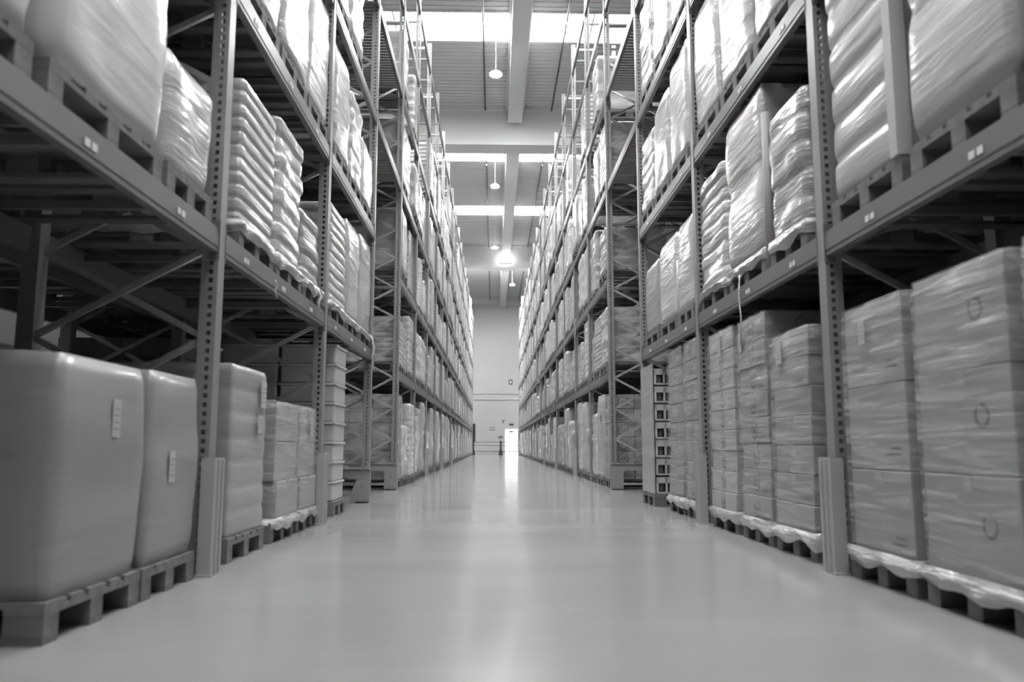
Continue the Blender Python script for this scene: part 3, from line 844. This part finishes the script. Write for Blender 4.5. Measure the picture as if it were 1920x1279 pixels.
# first beam level, left
near('smooth', L, 1.85, 2.62, 1, 3.2, 'pale creased load high on the left, nearest the camera', 20, m='film_calm', lumps=.02)
near('smooth', L, 2.72, 3.7, 1, 3.28, 'big pale film-wrapped load filling the top left corner', 21, m='film_calm', bulge=.02, lumps=.012, rnd=.06, labels=((.55, 2.7, .08, .14),))
near('smooth', L, 3.76, 4.38, 1, 2.68, 'short rounded film-wrapped load on the left first beam, before the first upright', 22, m='film', lumps=.02, rnd=.08, tr=.12)
near('trays', L, 4.86, 5.64, 1, 3.03, 'tall stack of wrapped trays just past the first left upright', 23, m='film', tiers=11, sk=True)
near('sacks', L, 5.72, 6.48, 1, 3.14, 'creased film-wrapped sack load next to the left tray stack', 24, m='film_sack', tiers=8, sk=True)
near('sacks', L, 6.54, 7.2, 1, 2.66, 'low leaning film-wrapped sack load on the left first beam', 25, m='film_sack', tiers=5, lean=.1, sk=True)
near('trays', L, 7.62, 8.42, 1, 3.08, 'wrapped stack of trays between the second left upright and two smooth loads', 26, m='film_light', tiers=10, sk=True)
near('smooth', L, 8.5, 9.27, 1, 3.16, 'smooth film-wrapped load in the middle of the last left bay, first beam', 27, m='film_light', lumps=.012, sk=True)
near('smooth', L, 9.35, 10.14, 1, 3.22, 'smooth wrapped load at the end of the left first beam with a trailing film tail', 28, m='film_light', lumps=.02, sk=True)
# second beam, left
for k, (a, c, tp, kd, m_, lb) in enumerate([(1.9, 2.7, 4.83, 'smooth', 'film_light', 'nearest load on the left second beam, above the frame corner'), (2.75, 3.55, 4.8, 'smooth', 'film', 'grey load on the left second beam, before the first upright, middle'), (3.6, 4.38, 4.8, 'smooth', 'film_light', 'load on the left second beam touching the first upright'),
        (4.78, 5.58, 4.82, 'smooth', 'film_light', 'pale blurred load on the left second beam, just past the first upright'), (5.65, 6.45, 4.83, 'smooth', 'film_light', 'pale load on the left second beam, middle of the middle bay'), (6.52, 7.3, 4.8, 'smooth', 'film_light', 'pale load on the left second beam, before the second upright'),
        (7.62, 8.4, 4.75, 'smooth', 'film', 'grey wrapped load on the left second beam, just past the second upright'), (8.48, 9.25, 4.62, 'sacks', 'film_light', 'tall pale wrapped load on the left second beam with creased sides'), (9.33, 10.12, 4.42, 'smooth', 'film_light', 'glossy pale load at the end of the left second beam')]):
    near(kd, L, a, c, 2, tp, lb, 40+k, m=m_, lumps=.015) if kd == 'smooth' else near(kd, L, a, c, 2, tp, lb, 40+k, m=m_, tiers=6)
# upper levels left and right, mostly above the picture
hrng = random.Random(3)
for s, side in ((-1, 'left'), (1, 'right')):
    for lv in (3, 4):
        for bi in range(1, 5):
            for j in range(3):
                if lv == 4 and hrng.random() < .3: continue
                if lv == 3 and bi == 4 and j == 2 and s < 0: continue
                k = hrng.choice((0, 3, 6, 2)); h = hrng.choice(HC[lv])
                far_load(s, FR_NEAR[bi]+.14+j*.89, lv, k, h, '%s load, near %s rack, %s, %s bay before cross aisle, %s' % (specs[k][2], side, LABEL_LV[lv].replace(' level', ''), ORD[4-bi], SLOT[j]), 'upper pallet loads of the near racks')

# ---------------- right rack, near block
near('cartons', R, 2.0, 2.84, 0, 1.45, 'grey carton load on the floor at the right edge of the picture', 50, nx=2, ny=1, tiers=3, mark=4, sk=False, cm='carton')
near('cartons', R, 2.92, 3.62, 0, 1.44, 'large plain carton load on the right floor, nearest whole one', 51, nx=2, ny=1, tiers=3, mark=4, sk=True)
near('cartons', R, 3.71, 4.37, 0, 1.43, 'large plain carton load on the right floor against the first upright', 52, nx=2, ny=1, tiers=3, mark=2, sk=True, labels=((.35, 1.22, .07, .12),))
near('cartons', R, 4.85, 5.53, 0, 1.44, 'carton stack on the right floor, just past the first upright', 53, nx=2, ny=1, tiers=7, mark=2, sk=True, labels=((.42, 1.24, .1, .15),))
near('cartons', R, 5.61, 6.27, 0, 1.66, 'tall ring-printed carton stack on the right floor, middle of its bay', 54, nx=2, ny=1, tiers=8, mark=3, sk=True, labels=((.5, 1.42, .07, .14),))
near('cartons', R, 6.39, 7.14, 0, 1.67, 'tall ring-printed carton stack on the right floor, before the second upright', 55, nx=4, ny=1, tiers=9, mark=1, cm='carton_light', sk=True, labels=((.3, 1.45, .07, .14),))
near('cartons', R, 7.54, 8.08, 0, 1.73, 'film-wrapped carton stack on the right floor, just past the second upright', 56, nx=3, ny=1, tiers=8, mark=1, sk=True)
near('cartons', R, 8.17, 8.84, 0, 1.73, 'film-wrapped carton stack on the right floor, middle of the last bay', 57, nx=3, ny=1, tiers=8, mark=2, sk=True)
# last right floor load: bottles in slotted crates behind a board
t = local_root('crate_stack', R, 9.32, .001, 'stack of slotted bottle crates wrapped behind grey board at the right rack end', 'crate stack', None, .72, -.05)
add_pallet(t, .72, True)
b = MB(); b.cbox(0, .02, .02, .72, .146, 1.65, .004); b.obj('board', 'film_sheet2', t)
def crate():
    b = MB(); d = .34; w = .68; h = .2
    b.box(.0, d, 0, w, 0, .02); b.box(0, d, 0, .02, .12, .19); b.box(0, d, w-.02, w, 0, .19); b.box(0, d, .02, w-.02, .17, .185)
    for x in (0, .105, .22, d-.02): b.box(x, x+.025, 0, .02, 0, .19)
    return b.mesh('crate', 'plastic')
def bottle():
    b = MB(); b.lathe([(.001, 0), (.045, .0), (.045, .1), (.02, .13), (.018, .16)], (0, 0, 0), 12); return b.mesh('bottle', 'dkplastic')
cm_, bt = crate(), bottle()
for k in range(7):
    for i in range(3):
        c = place('crate', cm_, t, (.03+i*.345, .02, .146+k*.21))
        for x in (.065, .17, .28): place('bottle', bt, c, (x, .08, .021))
# first beam level, right
near('smooth', R, 1.9, 2.7, 1, 3.3, 'grey load high at the right edge, nearest the camera', 60, m='film', lumps=.01)
near('smooth', R, 2.76, 3.52, 1, 3.35, 'large grey load with pale corner strip, high on the right', 61, m='film_sheet2', tiers=2, groove=.02)
corner_load = near('trays', R, 3.6, 4.38, 1, 3.4, 'layered film-wrapped load against the first right upright', 62, m='film_sheet2', tiers=6)
t = None
near('sacks', R, 4.76, 5.4, 1, 2.98, 'creased film-wrapped load just past the first right upright, first beam', 63, m='film', tiers=5, sk=True)
near('smooth', R, 5.5, 6.38, 1, 3.34, 'tall pale wrapped load with a dark tube beside it, right first beam', 64, m='film_light', tiers=2, groove=.02, sk=True)
near('sacks', R, 6.45, 7.28, 1, 3.1, 'tall diagonal-creased wrapped sack load before the second right upright', 65, m='film_sack', tiers=9, sk=True)
near('smooth', R, 7.56, 8.2, 1, 2.97, 'smooth wrapped load just past the second right upright', 67, m='film_light', lumps=.01, sk=False)
near('smooth', R, 8.26, 9.1, 1, 2.97, 'smooth wrapped load with shiny film gathers in the last right bay', 68, m='film', lumps=.01, sk=False)
near('smooth', R, 9.2, 10.02, 1, 2.9, 'plain pale wrapped load at the end of the right first beam', 69, m='film_sheet2', bulge=.008)
for (y, r, h, m_, lb) in ((5.455, .038, 1.15, 'carton_dark', 'dark upright cardboard tube beside the tall pale load on the right first beam'), (8.23, .028, .72, 'film_sheet2', 'pale upright tube between smooth wrapped loads in the last right bay')):
    b = MB(); b.lathe([(r-.006, 0), (r, .006), (r, h), (r-.008, h+.001), (r-.008, h-.05)], (0, 0, 0), 18)
    tag1(b.obj('cardboard_tube', m_, loc=(XF[1]+.05, y, TOPS[0]+.001)), lb, 'tube')
b = MB(); b.box(-.004, 0, 0, .07, 0, 1.35); b.box(-.004, .07, -.004, 0, 0, 1.35)
cb = b.obj('corner_board', 'label', corner_load, (-.012, .0, .146))
# second beam, right
for k, (a, c, tp, kd, m_, lb) in enumerate([(1.9, 2.7, 4.83, 'smooth', 'film', 'nearest load on the right second beam'), (2.75, 3.55, 4.8, 'smooth', 'film_light', 'pale load on the right second beam, before the first upright, middle'), (3.6, 4.38, 4.8, 'smooth', 'film', 'load on the right second beam touching the first upright'),
        (4.78, 5.58, 4.82, 'smooth', 'film_light', 'pale blurred load on the right second beam, just past the first upright'), (5.65, 6.45, 4.83, 'smooth', 'film_light', 'pale load on the right second beam, middle of the middle bay'), (6.52, 7.3, 4.8, 'smooth', 'film_light', 'pale load on the right second beam, before the second upright'),
        (7.62, 8.4, 4.82, 'smooth', 'film_light', 'tall pale wrapped load on the right second beam, just past the second upright'), (8.48, 9.25, 4.7, 'smooth', 'film_light', 'pale wrapped load on the right second beam, middle of the last bay'), (9.33, 10.12, 4.6, 'sacks', 'film_light', 'creased shiny load at the end of the right second beam')]):
    near(kd, R, a, c, 2, tp, lb, 80+k, m=m_, lumps=.015) if kd == 'smooth' else near(kd, R, a, c, 2, tp, lb, 80+k, m=m_, tiers=6)

# loose film strips hanging from the beams
for s, y, z, ln, lb in ((-1, 5.6, 1.86, .13, 'small film scrap hanging under the left first beam'), (1, 6.0, 2.0, .55, 'thin film ribbon hanging from the right first beam over the cartons'), (1, 12.95+1.2, 2.0, .3, 'thin film ribbon hanging from the far right first beam'), (-1, 15.0, 2.0, .35, 'thin film ribbon hanging from the far left first beam')):
    x = s*(XF[s]-.012)
    t = strip(None, 'film_ribbon', [(x-s*.0, y, z), (x-s*.01, y+.01, z-ln*.3), (x-s*.004, y-.01, z-ln*.6), (x-s*.012, y+.005, z-ln)], .025)
    tag1(t, lb, 'film ribbon', 'loose film ribbons')

drng = random.Random(21)
for k in range(12):
    s = (-1, 1)[k % 2]; bay = 1+k//2; lv = drng.choice((0, 1, 1, 2)); y = FR_FAR[bay]+drng.uniform(.4, 2.3); ln = drng.uniform(.25, .6)
    x = s*(XF[s]-.02); z = TOPS[lv]+.08; w = drng.uniform(.04, .14)
    t = strip(None, 'film_ribbon', [(x, y, z), (x-s*.02, y+.03, z-ln*.3), (x-s*.008, y-.02, z-ln*.65), (x-s*.02, y+.02, z-ln)], w)
    tag1(t, 'loose film tail over the %s beam of the far %s rack, %s bay' % (('first', 'second', 'third')[lv], ('left', 'right')[k % 2], ORD[bay]), 'film ribbon', 'loose film ribbons')
for (y, z, w, ln, lb) in ((10.05, 2.06, .1, .42, 'wide film tail hanging at the end of the left first beam'), (6.9, 2.06, .09, .22, 'torn film scrap over the left first beam before the second upright')):
    x = -XF[-1]+.02
    tag1(strip(None, 'film_ribbon', [(x, y, z), (x+.03, y+.03, z-ln*.3), (x+.01, y-.01, z-ln*.6), (x+.03, y+.04, z-ln)], w), lb, 'film ribbon', 'loose film ribbons')

# ------------------------------------------------------------------ world, camera, render look
w = bpy.data.worlds.new('World'); SC.world = w; w.use_nodes = True
w.node_tree.nodes['Background'].inputs['Color'].default_value = (1, 1, 1, 1)
w.node_tree.nodes['Background'].inputs['Strength'].default_value = 6.0
cam = bpy.data.cameras.new('Camera'); co = bpy.data.objects.new('Camera', cam); COL.objects.link(co)
co.location = (0, 0, .696); co.rotation_euler = (math.radians(90+7.46), 0, -math.radians(1.32))
cam.sensor_width = 36; cam.lens = 28.125; cam.clip_start = .05; cam.clip_end = 300
cam.dof.use_dof = True; cam.dof.focus_distance = 13; cam.dof.aperture_fstop = 1.8
SC.camera = co
SC.view_settings.view_transform = 'Standard'; SC.view_settings.look = 'None'; SC.view_settings.gamma = 1
SC.view_settings.use_curve_mapping = False
SC.view_settings.exposure = 0.52
cy = SC.cycles
cy.use_denoising = True
cy.max_bounces = 8; cy.diffuse_bounces = 3; cy.glossy_bounces = 3; cy.transparent_max_bounces = 12
cy.sample_clamp_indirect = 6.0
cy.caustics_reflective = False; cy.caustics_refractive = False
